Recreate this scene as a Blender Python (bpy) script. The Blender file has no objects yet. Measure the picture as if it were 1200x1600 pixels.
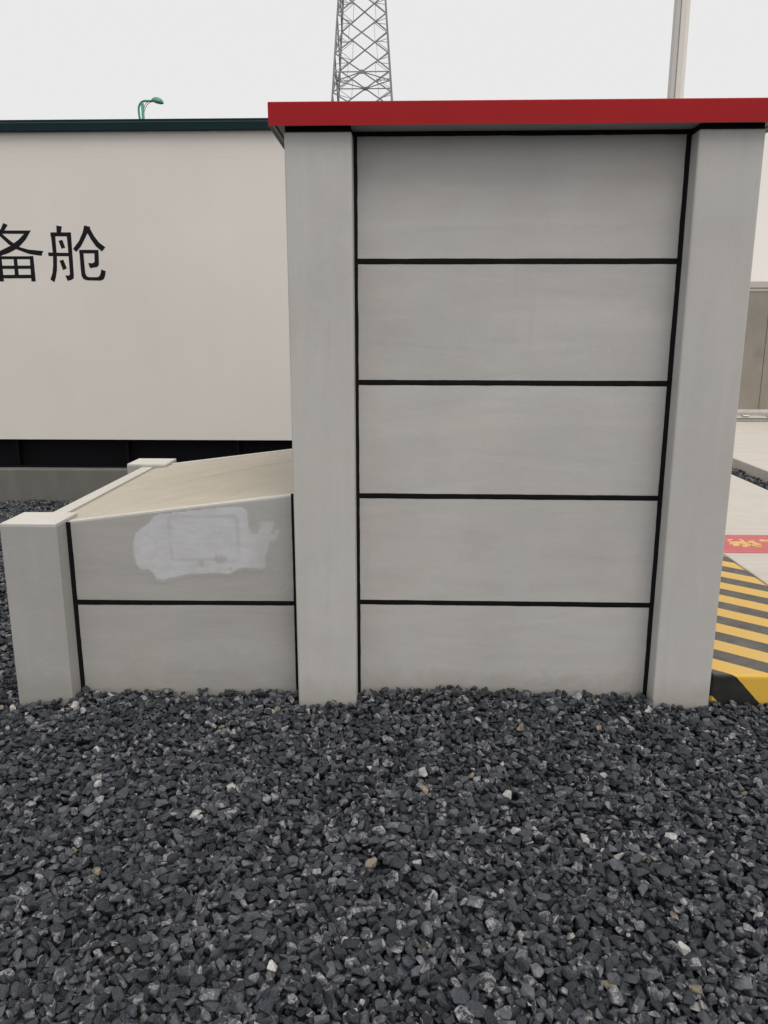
import bpy, bmesh, math, random
import numpy as np
from mathutils import Vector, Matrix

random.seed(7)
rng = np.random.default_rng(11)
R = math.radians
scene = bpy.context.scene
COL = scene.collection

# ------------------------------------------------------------------ camera
cam_d = bpy.data.cameras.new('camera')
cam = bpy.data.objects.new('camera', cam_d)
COL.objects.link(cam)
scene.camera = cam
cam_d.sensor_fit = 'VERTICAL'
cam_d.sensor_height = 36.0
cam_d.lens = 36.0 * 1225.0 / 1600.0
cam_d.clip_start = 0.05
cam_d.clip_end = 6000.0
cam.location = (0.0, -3.1385, 1.55)
cam.rotation_euler = (R(90 - 12.875), 0.0, R(1.6866))

# ------------------------------------------------------------------ overcast sky, soft sun, exposure
SUN_EL, SUN_AZ = 60.0, 148.0          # azimuth measured from +Y (behind the wall) towards +X: high over the camera's right shoulder
world = bpy.data.worlds.new('World')
scene.world = world
world.use_nodes = True
wn, wl = world.node_tree.nodes, world.node_tree.links
bg = wn['Background']
sky = wn.new('ShaderNodeTexSky')
sky.sky_type = 'NISHITA'
sky.sun_disc = False
sky.sun_elevation = R(SUN_EL)
sky.sun_rotation = R(SUN_AZ)
sky.dust_density = 6.0
sky.air_density = 1.0
mix = wn.new('ShaderNodeMix')
mix.data_type = 'RGBA'
mix.inputs['Factor'].default_value = 0.94     # cloud cover hides nearly all of the blue
mix.inputs['B'].default_value = (8.66, 8.57, 8.50, 1.0)
wl.new(sky.outputs['Color'], mix.inputs['A'])
wl.new(mix.outputs['Result'], bg.inputs['Color'])
bg.inputs['Strength'].default_value = 0.1

sun_d = bpy.data.lights.new('sun', 'SUN')
sun_d.energy = 1.3
sun_d.angle = R(34)
sun_d.color = (1.0, 0.93, 0.83)
sun = bpy.data.objects.new('sun', sun_d)
COL.objects.link(sun)
sun.location = (6.0, -9.0, 20.0)
_d = Vector((math.sin(R(SUN_AZ)) * math.cos(R(SUN_EL)), math.cos(R(SUN_AZ)) * math.cos(R(SUN_EL)), math.sin(R(SUN_EL))))
sun.rotation_euler = _d.to_track_quat('Z', 'Y').to_euler()

vs = scene.view_settings
vs.view_transform = 'Standard'
vs.look = 'None'
vs.gamma = 1.0
vs.exposure = 0.0
vs.use_curve_mapping = False
scene.render.engine = 'CYCLES'
scene.cycles.use_denoising = True
scene.cycles.max_bounces = 8

# outlines of painted characters and of the touch-up patch, in metres
RED= [[(2.284, 2.326), (2.322, 2.337), (2.314, 2.309), (2.271, 2.295)], [(2.273, 2.3), (2.29, 2.27), (2.27, 2.194), (2.241, 2.198), (2.269, 2.229)], [(2.354, 2.317), (2.384, 2.334), (2.388, 2.293), (2.361, 2.252), (2.364, 2.297)], [(2.294, 2.27), (2.38, 2.272), (2.388, 2.242), (2.377, 2.217), (2.28, 2.234)], [(2.28, 2.224), (2.324, 2.226), (2.297, 2.151), (2.251, 2.145)], [(2.323, 2.216), (2.375, 2.212), (2.366, 2.182), (2.315, 2.196)], [(2.319, 2.162), (2.361, 2.177), (2.34, 2.128), (2.31, 2.127)], [(2.371, 2.252), (2.392, 2.253), (2.345, 2.133), (2.33, 2.133)], [(2.403, 2.273), (2.451, 2.3), (2.451, 2.274), (2.397, 2.233)], [(2.405, 2.233), (2.446, 2.264), (2.453, 2.215), (2.469, 2.21), (2.458, 2.18), (2.421, 2.174)], [(2.381, 2.188), (2.409, 2.194), (2.416, 2.145), (2.449, 2.151), (2.437, 2.128), (2.402, 2.13)], [(2.382, 2.222), (2.397, 2.228), (2.363, 2.134), (2.352, 2.143)], [(2.492, 2.301), (2.525, 2.338), (2.539, 2.316), (2.59, 2.313), (2.575, 2.28), (2.5, 2.281)]]
GLYPH= [[(-3.157, 2.489), (-3.107, 2.48), (-3.12, 2.426), (-3.16, 2.427)], [(-3.214, 2.43), (-3.174, 2.43), (-3.176, 2.209), (-3.186, 2.107), (-3.202, 2.042), (-3.22, 1.998), (-3.255, 2.023), (-3.231, 2.079), (-3.218, 2.144), (-3.211, 2.236)], [(-3.216, 2.43), (-3.029, 2.43), (-3.032, 2.395), (-3.218, 2.396)], [(-3.071, 2.43), (-3.029, 2.43), (-3.035, 2.06), (-3.04, 2.032), (-3.059, 2.02), (-3.097, 2.01), (-3.114, 2.059), (-3.082, 2.057), (-3.071, 2.07), (-3.07, 2.116), (-3.068, 2.3)], [(-3.254, 2.258), (-3.067, 2.254), (-3.067, 2.225), (-3.252, 2.226)], [(-3.149, 2.358), (-3.113, 2.366), (-3.093, 2.299), (-3.127, 2.289)], [(-3.156, 2.187), (-3.12, 2.196), (-3.094, 2.12), (-3.13, 2.105)], [(-2.903, 2.489), (-2.849, 2.475), (-2.903, 2.382), (-2.948, 2.309), (-2.996, 2.261), (-3.022, 2.289), (-2.963, 2.355), (-2.923, 2.428)], [(-2.858, 2.471), (-2.823, 2.4), (-2.78, 2.341), (-2.727, 2.301), (-2.76, 2.265), (-2.812, 2.309), (-2.855, 2.373), (-2.881, 2.426)], [(-2.967, 2.28), (-2.793, 2.279), (-2.792, 2.249), (-2.969, 2.25)], [(-2.967, 2.28), (-2.931, 2.263), (-2.929, 2.079), (-2.919, 2.053), (-2.897, 2.043), (-2.819, 2.043), (-2.801, 2.052), (-2.787, 2.078), (-2.781, 2.11), (-2.739, 2.095), (-2.75, 2.05), (-2.765, 2.023), (-2.792, 2.013), (-2.914, 2.015), (-2.948, 2.025), (-2.965, 2.055), (-2.967, 2.116)], [(-2.83, 2.263), (-2.792, 2.272), (-2.797, 2.152), (-2.812, 2.132), (-2.881, 2.121), (-2.895, 2.166), (-2.853, 2.164), (-2.835, 2.176)], [(-3.637, 2.512), (-3.598, 2.494), (-3.658, 2.417), (-3.723, 2.357), (-3.766, 2.325), (-3.787, 2.353), (-3.717, 2.408), (-3.668, 2.458)], [(-3.654, 2.448), (-3.39, 2.447), (-3.414, 2.418), (-3.667, 2.419)], [(-3.447, 2.428), (-3.392, 2.446), (-3.449, 2.366), (-3.524, 2.297), (-3.607, 2.256), (-3.769, 2.206), (-3.795, 2.24), (-3.693, 2.273), (-3.595, 2.316), (-3.517, 2.366)], [(-3.688, 2.407), (-3.657, 2.419), (-3.586, 2.357), (-3.513, 2.306), (-3.428, 2.283), (-3.297, 2.271), (-3.316, 2.228), (-3.432, 2.246), (-3.545, 2.288), (-3.609, 2.329)], [(-3.723, 2.229), (-3.686, 2.229), (-3.685, 2.007), (-3.727, 2.006)], [(-3.426, 2.228), (-3.392, 2.228), (-3.391, 2.007), (-3.431, 2.005)], [(-3.722, 2.227), (-3.395, 2.226), (-3.393, 2.2), (-3.723, 2.201)], [(-3.717, 2.145), (-3.391, 2.145), (-3.391, 2.117), (-3.718, 2.117)], [(-3.716, 2.064), (-3.393, 2.066), (-3.393, 2.035), (-3.718, 2.034)], [(-3.575, 2.21), (-3.543, 2.21), (-3.542, 2.057), (-3.579, 2.057)]]
PATCH= [(-1.033, 0.806), (-0.871, 0.821), (-0.747, 0.831), (-0.697, 0.83), (-0.678, 0.814), (-0.673, 0.742), (-0.662, 0.713), (-0.64, 0.713), (-0.627, 0.742), (-0.635, 0.764), (-0.601, 0.769), (-0.564, 0.765), (-0.568, 0.733), (-0.581, 0.714), (-0.566, 0.711), (-0.558, 0.733), (-0.54, 0.727), (-0.551, 0.695), (-0.567, 0.676), (-0.585, 0.679), (-0.593, 0.64), (-0.606, 0.608), (-0.605, 0.566), (-0.621, 0.549), (-0.658, 0.555), (-0.702, 0.556), (-0.734, 0.547), (-0.769, 0.527), (-0.835, 0.531), (-0.886, 0.527), (-0.943, 0.527), (-0.988, 0.513), (-1.032, 0.507), (-1.052, 0.498), (-1.09, 0.502), (-1.104, 0.532), (-1.122, 0.545), (-1.151, 0.54), (-1.174, 0.57), (-1.183, 0.616), (-1.181, 0.674), (-1.167, 0.709), (-1.137, 0.735), (-1.104, 0.758), (-1.08, 0.789)]

# ------------------------------------------------------------------ helpers
def V(*a):
    return Vector(a)

class NT:
    """small wrapper that makes node materials short to write"""
    def __init__(self, name):
        self.m = bpy.data.materials.new(name)
        self.m.use_nodes = True
        self.n = self.m.node_tree.nodes
        self.l = self.m.node_tree.links
        self.b = self.n['Principled BSDF']
    def add(self, t, **kw):
        x = self.n.new(t)
        for k, v in kw.items():
            setattr(x, k, v)
        return x
    def link(self, a, b):
        self.l.new(a, b)
    def put(self, sock, v):
        if isinstance(v, (int, float)):
            sock.default_value = v
        elif isinstance(v, (tuple, list)):
            sock.default_value = tuple(v) if len(v) != 3 or len(sock.default_value) == 3 else (*v, 1.0)
        else:
            self.link(v, sock)
    def math(self, op, a, b=None, c=None, clamp=False):
        x = self.add('ShaderNodeMath', operation=op, use_clamp=clamp)
        for i, v in enumerate((a, b, c)):
            if v is not None:
                self.put(x.inputs[i], v)
        return x.outputs[0]
    def vmath(self, op, a, b=None):
        x = self.add('ShaderNodeVectorMath', operation=op)
        self.put(x.inputs[0], a)
        if b is not None:
            self.put(x.inputs[1], b)
        return x.outputs[0]
    def noise(self, vec, scale, detail=3.0, rough=0.55, dist=0.0):
        x = self.add('ShaderNodeTexNoise')
        self.link(vec, x.inputs['Vector'])
        x.inputs['Scale'].default_value = scale
        x.inputs['Detail'].default_value = detail
        x.inputs['Roughness'].default_value = rough
        x.inputs['Distortion'].default_value = dist
        return x.outputs['Fac']
    def mix(self, f, a, b, kind='MIX'):
        x = self.add('ShaderNodeMix', data_type='RGBA', blend_type=kind)
        self.put(x.inputs['Factor'], f)
        self.put(x.inputs['A'], a)
        self.put(x.inputs['B'], b)
        return x.outputs['Result']
    def ramp(self, f, stops):
        x = self.add('ShaderNodeValToRGB')
        e = x.color_ramp.elements
        while len(e) < len(stops):
            e.new(0.5)
        for el, (p, c) in zip(e, stops):
            el.position = p
            el.color = (*c, 1.0) if len(c) == 3 else c
        self.link(f, x.inputs[0])
        return x.outputs[0]
    def maprange(self, v, a, b, c=0.0, d=1.0):
        x = self.add('ShaderNodeMapRange')
        self.put(x.inputs[0], v)
        for i, t in enumerate((a, b, c, d)):
            x.inputs[i + 1].default_value = t
        return x.outputs[0]
    def pos(self):
        return self.add('ShaderNodeNewGeometry').outputs['Position']
    def bump(self, h, strength, dist=0.01):
        x = self.add('ShaderNodeBump')
        x.inputs['Strength'].default_value = strength
        x.inputs['Distance'].default_value = dist
        self.link(h, x.inputs['Height'])
        self.link(x.outputs[0], self.b.inputs['Normal'])
    def grey(self, f, a, b):
        """colour from a float: value mapped 0..1 -> a..b as grey multiplier"""
        v = self.maprange(f, 0.25, 0.75, a, b)
        x = self.add('ShaderNodeCombineColor')
        for i in range(3):
            self.link(v, x.inputs[i])
        return x.outputs[0]
    def fin(self, col, rough=0.6, metal=0.0, spec=0.5):
        self.put(self.b.inputs['Base Color'], col)
        self.put(self.b.inputs['Roughness'], rough)
        self.b.inputs['Metallic'].default_value = metal
        self.b.inputs['Specular IOR Level'].default_value = spec
        return self.m

def paint_nodes(t, p, col, warm, mott, streak, axis, scale, speck, wear, vary):
    cloud = t.noise(p, 1.7 * scale, 5, 0.6, 0.4)
    sv = {'x': (0.8, 3.0, 6.0), 'z': (6.0, 6.0, 0.7), 'y': (6, 0.8, 6)}[axis]
    st = t.noise(t.vmath('MULTIPLY', p, sv), 1.6 * scale, 6, 0.66, 1.2)
    fine = t.noise(p, 160, 3, 0.6)
    tint = t.noise(t.vmath('ADD', p, (31.0, 7.0, 3.0)), 2.6 * scale, 4, 0.6, 0.7)
    c = t.mix(t.maprange(tint, 0.32, 0.68), col, warm)
    c = t.mix(1.0, c, t.grey(cloud, 1 - mott, 1 + mott), 'MULTIPLY')
    c = t.mix(1.0, c, t.grey(st, 1 - streak, 1 + streak), 'MULTIPLY')
    c = t.mix(1.0, c, t.grey(fine, 1 - speck, 1 + speck), 'MULTIPLY')
    if vary:
        r = t.add('ShaderNodeObjectInfo').outputs['Random']
        v = t.maprange(r, 0, 1, 0.955, 1.03)
        cc = t.add('ShaderNodeCombineColor')
        for i in range(3):
            t.link(v, cc.inputs[i])
        c = t.mix(1.0, c, cc.outputs[0], 'MULTIPLY')
    if wear:
        # pinholes, a few trickle marks, smears of thin paint, and dust splashed up from the stones
        vo = t.add('ShaderNodeTexVoronoi', feature='F1')
        t.link(p, vo.inputs['Vector'])
        vo.inputs['Scale'].default_value = 34
        sc = t.add('ShaderNodeSeparateColor')
        t.link(vo.outputs['Color'], sc.inputs[0])
        pin = t.math('MULTIPLY', t.maprange(vo.outputs['Distance'], 0.03, 0.075, 1.0, 0.0), t.math('GREATER_THAN', sc.outputs[0], 0.86))
        c = t.mix(t.math('MULTIPLY', pin, 0.55 * wear), c, (0.16, 0.155, 0.145))
        run = t.noise(t.vmath('MULTIPLY', p, (16.0, 16.0, 0.55)), 1.5, 4, 0.6, 0.3)
        run = t.math('MULTIPLY', t.maprange(run, 0.62, 0.74), t.maprange(t.noise(p, 1.4, 2), 0.42, 0.62))
        c = t.mix(t.math('MULTIPLY', run, 0.16 * wear), c, (0.25, 0.235, 0.21))
        smear = t.maprange(t.noise(t.vmath('MULTIPLY', p, (1.0, 1.0, 3.2)), 5.5, 6, 0.72, 1.5), 0.56, 0.70)
        c = t.mix(t.math('MULTIPLY', smear, 0.22 * wear), c, (0.60, 0.60, 0.59))
        sp = t.add('ShaderNodeSeparateXYZ')
        t.link(p, sp.inputs[0])
        edge = t.math('ADD', sp.outputs[2], t.math('MULTIPLY', t.math('SUBTRACT', t.noise(p, 11, 5, 0.7), 0.5), 0.16))
        spl = t.maprange(edge, 0.015, 0.11, 1.0, 0.0)
        c = t.mix(t.math('MULTIPLY', spl, 0.38 * wear), c, (0.27, 0.25, 0.22))
    return c, cloud, st, fine

def paint(name, col, warm, mott=0.10, streak=0.06, axis='x', rough=0.55, scale=1.0, speck=0.05, wear=0.0, vary=True):
    """rolled paint on cement board: clouds, trowel streaks, fine speckle, wear"""
    t = NT(name)
    p = t.pos()
    c, cloud, st, fine = paint_nodes(t, p, col, warm, mott, streak, axis, scale, speck, wear, vary)
    h = t.math('ADD', t.math('MULTIPLY', fine, 0.25), t.math('MULTIPLY', t.noise(p, 26, 4, 0.6), 1.0))
    t.bump(t.math('ADD', h, t.math('MULTIPLY', st, 0.8)), 0.2, 0.004)
    return t.fin(c, t.maprange(cloud, 0.3, 0.7, rough - 0.06, rough + 0.08), 0, 0.35)

def plain(name, col, rough=0.5, metal=0.0, var=0.08, scale=6.0, bump=0.05, spec=0.5):
    t = NT(name)
    p = t.pos()
    n = t.noise(p, scale, 5, 0.6, 0.3)
    c = t.mix(1.0, col, t.grey(n, 1 - var, 1 + var), 'MULTIPLY')
    if bump:
        t.bump(t.noise(p, 90, 4, 0.6), bump, 0.003)
    return t.fin(c, t.maprange(n, 0.3, 0.7, max(0.05, rough - 0.07), rough + 0.07), metal, spec)

M = {}
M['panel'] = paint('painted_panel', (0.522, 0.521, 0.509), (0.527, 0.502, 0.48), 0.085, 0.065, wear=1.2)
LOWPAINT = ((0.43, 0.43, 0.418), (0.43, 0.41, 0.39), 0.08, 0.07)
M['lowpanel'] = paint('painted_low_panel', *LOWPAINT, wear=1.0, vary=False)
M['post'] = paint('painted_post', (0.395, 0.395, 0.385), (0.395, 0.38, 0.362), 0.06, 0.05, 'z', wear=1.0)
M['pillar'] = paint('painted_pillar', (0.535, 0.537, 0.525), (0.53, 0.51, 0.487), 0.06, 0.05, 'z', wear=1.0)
M['postcap'] = paint('pale_cement_top', (0.66, 0.635, 0.595), (0.63, 0.60, 0.56), 0.05, 0.04, 'y', 0.7)
M['seal'] = plain('black_sealant', (0.007, 0.007, 0.008), 0.6, 0, 0.3, 40, 0.3, 0.12)
M['core'] = plain('wall_core', (0.06, 0.06, 0.06), 0.9, 0, 0.1, 6, 0.0, 0.2)
M['red'] = plain('red_cap_paint', (0.39, 0.0135, 0.0185), 0.6, 0, 0.09, 3, 0.12, 0.18)
M['soffit'] = plain('cap_soffit', (0.36, 0.36, 0.35), 0.7, 0, 0.08, 8, 0.05)
M['cabin'] = paint('cabin_cream_paint', (0.77, 0.742, 0.705), (0.77, 0.733, 0.69), 0.03, 0.012, 'z', 0.42, 0.5, 0.012, vary=False)
M['teal'] = plain('teal_roof_trim', (0.005, 0.0235, 0.0295), 0.5, 0, 0.15, 3, 0.03, 0.13)
M['teal_lip'] = plain('teal_trim_lip', (0.035, 0.06, 0.07), 0.4, 0, 0.15, 3, 0.0, 0.4)
M['frame'] = plain('black_steel_frame', (0.004, 0.0045, 0.006), 0.6, 0, 0.2, 5, 0.05, 0.1)
M['letter'] = plain('black_lettering', (0.009, 0.009, 0.012), 0.5, 0, 0.1, 6, 0.0, 0.15)
M['steel'] = plain('galvanised_steel', (0.27, 0.275, 0.28), 0.6, 0.0, 0.12, 1.0, 0.0)
M['polegrey'] = plain('pale_grey_pole', (0.66, 0.635, 0.60), 0.5, 0, 0.04, 4, 0.03)
M['seamline'] = plain('pole_seam', (0.26, 0.25, 0.24), 0.6, 0, 0.06, 4, 0.0)
M['green'] = plain('green_lamp_paint', (0.075, 0.30, 0.21), 0.4, 0, 0.08, 4, 0.0)
M['lens'] = plain('lamp_lens', (0.40, 0.42, 0.38), 0.3, 0, 0.05, 4, 0.0)
M['whitewall'] = paint('white_building_paint', (0.90, 0.875, 0.85), (0.90, 0.88, 0.86), 0.02, 0.02, 'z', 0.5, 0.6, 0.01)
M['header'] = plain('beige_door_header', (0.46, 0.435, 0.40), 0.5, 0, 0.05, 5, 0.03)
M['inox'] = plain('brushed_stainless', (0.36, 0.33, 0.285), 0.33, 0.9, 0.08, 2.5, 0.04)
M['rail'] = plain('aluminium_rail', (0.62, 0.60, 0.57), 0.45, 0.5, 0.07, 9, 0.06)

def mk_slope():
    t = NT('weathered_cream_render')
    p = t.pos()
    rot = t.add('ShaderNodeVectorRotate', rotation_type='Z_AXIS')
    t.link(p, rot.inputs['Vector'])
    rot.inputs['Angle'].default_value = R(-22)
    q = rot.outputs[0]
    cl = t.noise(p, 2.6, 6, 0.66, 0.8)
    st = t.noise(t.vmath('MULTIPLY', q, (1.6, 4.6, 1.0)), 1.7, 7, 0.72, 2.2)
    c = t.mix(t.maprange(cl, 0.3, 0.7), (0.55, 0.495, 0.405), (0.49, 0.45, 0.375))
    c = t.mix(1.0, c, t.grey(st, 0.86, 1.10), 'MULTIPLY')
    # two dark smears trodden across the middle
    sx = t.add('ShaderNodeSeparateXYZ')
    t.link(t.vmath('SUBTRACT', p, (-1.02, 0.95, 0.0)), sx.inputs[0])
    wv = t.math('MULTIPLY', t.math('SUBTRACT', t.noise(p, 6, 4), 0.5), 0.10)
    u = t.math('ADD', t.math('SUBTRACT', sx.outputs[1], t.math('MULTIPLY', sx.outputs[0], 0.62)), wv)
    for off, w_, k_ in ((0.0, 0.035, 0.55), (0.10, 0.02, 0.38), (-0.16, 0.015, 0.22)):
        ln = t.maprange(t.math('ABSOLUTE', t.math('ADD', u, off)), 0.0, w_, 1.0, 0.0)
        ln = t.math('MULTIPLY', ln, t.maprange(t.math('ABSOLUTE', t.math('ADD', sx.outputs[0], -0.12)), 0.18, 0.42, 1.0, 0.0))
        ln = t.math('MULTIPLY', ln, t.maprange(st, 0.4, 0.6))
        c = t.mix(t.math('MULTIPLY', ln, k_), c, (0.20, 0.18, 0.145))
    c = t.mix(1.0, c, t.grey(t.noise(p, 120, 3), 0.93, 1.07), 'MULTIPLY')
    t.bump(t.math('ADD', st, t.noise(p, 70, 3)), 0.2, 0.004)
    return t.fin(c, 0.75, 0, 0.3)
M['slope'] = mk_slope()

def mk_patch():
    """touch-up paint brushed out thin at its edge; the outline of the plate once fixed here still shows"""
    t = NT('touch_up_paint')
    p = t.pos()
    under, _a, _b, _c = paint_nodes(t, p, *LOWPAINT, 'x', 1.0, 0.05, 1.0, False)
    st = t.noise(t.vmath('MULTIPLY', p, (2.2, 1.0, 9.0)), 3.0, 5, 0.65, 0.8)
    cl = t.noise(p, 7, 4, 0.6, 0.6)
    c = t.mix(t.maprange(cl, 0.3, 0.7), (0.61, 0.615, 0.64), (0.56, 0.565, 0.59))
    c = t.mix(1.0, c, t.grey(st, 0.93, 1.06), 'MULTIPLY')
    sp = t.add('ShaderNodeSeparateXYZ')
    t.link(p, sp.inputs[0])
    X, Z = sp.outputs[0], sp.outputs[2]
    wv = t.math('MULTIPLY', t.math('SUBTRACT', t.noise(p, 12, 3), 0.5), 0.010)
    dx = t.math('SUBTRACT', t.math('ABSOLUTE', t.math('ADD', t.math('ADD', X, 0.8705), wv)), 0.125)
    dz = t.math('SUBTRACT', t.math('ABSOLUTE', t.math('ADD', t.math('ADD', Z, -0.689), wv)), 0.075)
    mx, mz = t.math('MAXIMUM', dx, 0.0), t.math('MAXIMUM', dz, 0.0)
    d = t.math('SQRT', t.math('ADD', t.math('MULTIPLY', mx, mx), t.math('MULTIPLY', mz, mz)))
    ring = t.maprange(t.math('ABSOLUTE', t.math('SUBTRACT', d, 0.022)), 0.0, 0.013, 1.0, 0.0)
    brk = t.maprange(t.noise(t.vmath('ADD', p, (3.1, 0.0, 0.0)), 16, 3), 0.35, 0.6, 0.35, 1.0)
    c = t.mix(t.math('MULTIPLY', t.math('MULTIPLY', ring, brk), 0.55), c, (0.40, 0.39, 0.41))
    bare = None
    for (bx, bz, rx, rz) in ((-0.885, 0.578, 0.018, 0.022), (-0.800, 0.597, 0.036, 0.022), (-0.761, 0.551, 0.010, 0.010)):
        ex = t.math('DIVIDE', t.math('SUBTRACT', X, bx), rx)
        ez = t.math('DIVIDE', t.math('SUBTRACT', Z, bz), rz)
        e = t.math('ADD', t.math('MULTIPLY', ex, ex), t.math('MULTIPLY', ez, ez))
        e = t.math('ADD', e, t.math('MULTIPLY', t.math('SUBTRACT', t.noise(t.vmath('MULTIPLY', p, (3.0, 1.0, 0.8)), 42, 3), 0.5), 3.2))
        e = t.maprange(e, 0.5, 0.9, 1.0, 0.0)
        bare = e if bare is None else t.math('MAXIMUM', bare, e)
    att = t.add('ShaderNodeAttribute')
    att.attribute_name = 'cover'
    cov = t.math('ADD', att.outputs['Fac'], t.math('MULTIPLY', t.math('SUBTRACT', t.noise(t.vmath('MULTIPLY', p, (1.0, 1.0, 2.0)), 60, 5, 0.7), 0.5), 0.016))
    cov = t.maprange(cov, -0.002, 0.007)
    thin = t.maprange(t.noise(t.vmath('MULTIPLY', p, (1.2, 1.0, 3.0)), 14, 5, 0.7, 0.6), 0.30, 0.55, 0.62, 1.0)
    cov = t.math('MULTIPLY', t.math('MULTIPLY', cov, thin), t.math('SUBTRACT', 1.0, t.math('MULTIPLY', bare, 0.55)))
    cov = t.math('MULTIPLY', cov, t.maprange(X, -0.70, -0.62, 1.0, 0.62))
    c = t.mix(cov, under, c)
    t.bump(t.math('ADD', st, t.noise(p, 120, 3)), 0.15, 0.003)
    return t.fin(c, 0.5, 0, 0.35)
M['patch'] = mk_patch()

def mk_concrete(name, a, b, broom=False, stain=0.12):
    t = NT(name)
    p = t.pos()
    cl = t.noise(p, 1.1, 6, 0.62, 0.5)
    c = t.mix(t.maprange(cl, 0.3, 0.7), a, b)
    c = t.mix(1.0, c, t.grey(t.noise(t.vmath('MULTIPLY', p, (4, 4, 0.8)), 1.7, 5, 0.65, 0.6), 1 - stain, 1 + stain), 'MULTIPLY')
    fine = t.noise(p, 140, 4, 0.65)
    c = t.mix(1.0, c, t.grey(fine, 0.92, 1.08), 'MULTIPLY')
    h = fine
    if broom:
        w = t.noise(t.vmath('MULTIPLY', p, (0.35, 26.0, 1.0)), 1.0, 3, 0.5)
        c = t.mix(1.0, c, t.grey(w, 0.91, 1.06), 'MULTIPLY')
        h = t.math('ADD', fine, t.math('MULTIPLY', w, 2.0))
    t.bump(h, 0.25, 0.004)
    return t.fin(c, 0.8, 0, 0.3)
M['pave'] = mk_concrete('broomed_concrete', (0.60, 0.555, 0.50), (0.57, 0.535, 0.49), True, 0.04)
M['plinth'] = mk_concrete('grey_plinth_concrete', (0.15, 0.147, 0.135), (0.18, 0.175, 0.16), False, 0.16)

def mk_stripes():
    """yellow and black bars painted over the top and round the front edge of the kerb"""
    t = NT('hazard_striped_concrete')
    p = t.pos()
    x = t.add('ShaderNodeVectorMath', operation='DOT_PRODUCT')
    t.link(p, x.inputs[0])
    x.inputs[1].default_value = (0.854, 1.0, 0.78)
    v = t.math('ADD', x.outputs['Value'], -0.78 * 0.11)
    v = t.math('ADD', v, t.math('MULTIPLY', t.math('SUBTRACT', t.noise(p, 30, 3), 0.5), 0.006))
    k = t.math('DIVIDE', t.math('SUBTRACT', 3.556 + 0.153 * 20, v), 0.306)
    fr = t.math('FRACT', k)
    yel = t.math('LESS_THAN', fr, 0.51)
    wear = t.noise(p, 9, 6, 0.7, 0.4)
    ycol = t.mix(t.maprange(wear, 0.35, 0.75), (0.76, 0.46, 0.055), (0.72, 0.46, 0.09))
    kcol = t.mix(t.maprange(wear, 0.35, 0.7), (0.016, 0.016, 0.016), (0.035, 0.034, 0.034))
    c = t.mix(yel, kcol, ycol)
    # walked-on dust lies on the flat top only
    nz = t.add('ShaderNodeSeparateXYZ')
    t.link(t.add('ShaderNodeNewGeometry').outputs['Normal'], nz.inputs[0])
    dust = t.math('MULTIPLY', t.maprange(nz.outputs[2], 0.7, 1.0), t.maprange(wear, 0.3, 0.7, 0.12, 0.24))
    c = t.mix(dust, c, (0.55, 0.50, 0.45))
    t.bump(t.noise(p, 150, 4), 0.2, 0.003)
    return t.fin(c, 0.6, 0, 0.3)
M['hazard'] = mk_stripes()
M['redpaint'] = mk_concrete('faded_red_ground_paint', (0.56, 0.15, 0.16), (0.58, 0.18, 0.19), True, 0.08)
M['yelpaint'] = mk_concrete('yellow_ground_lettering', (0.76, 0.50, 0.18), (0.74, 0.51, 0.21), True, 0.05)

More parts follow.
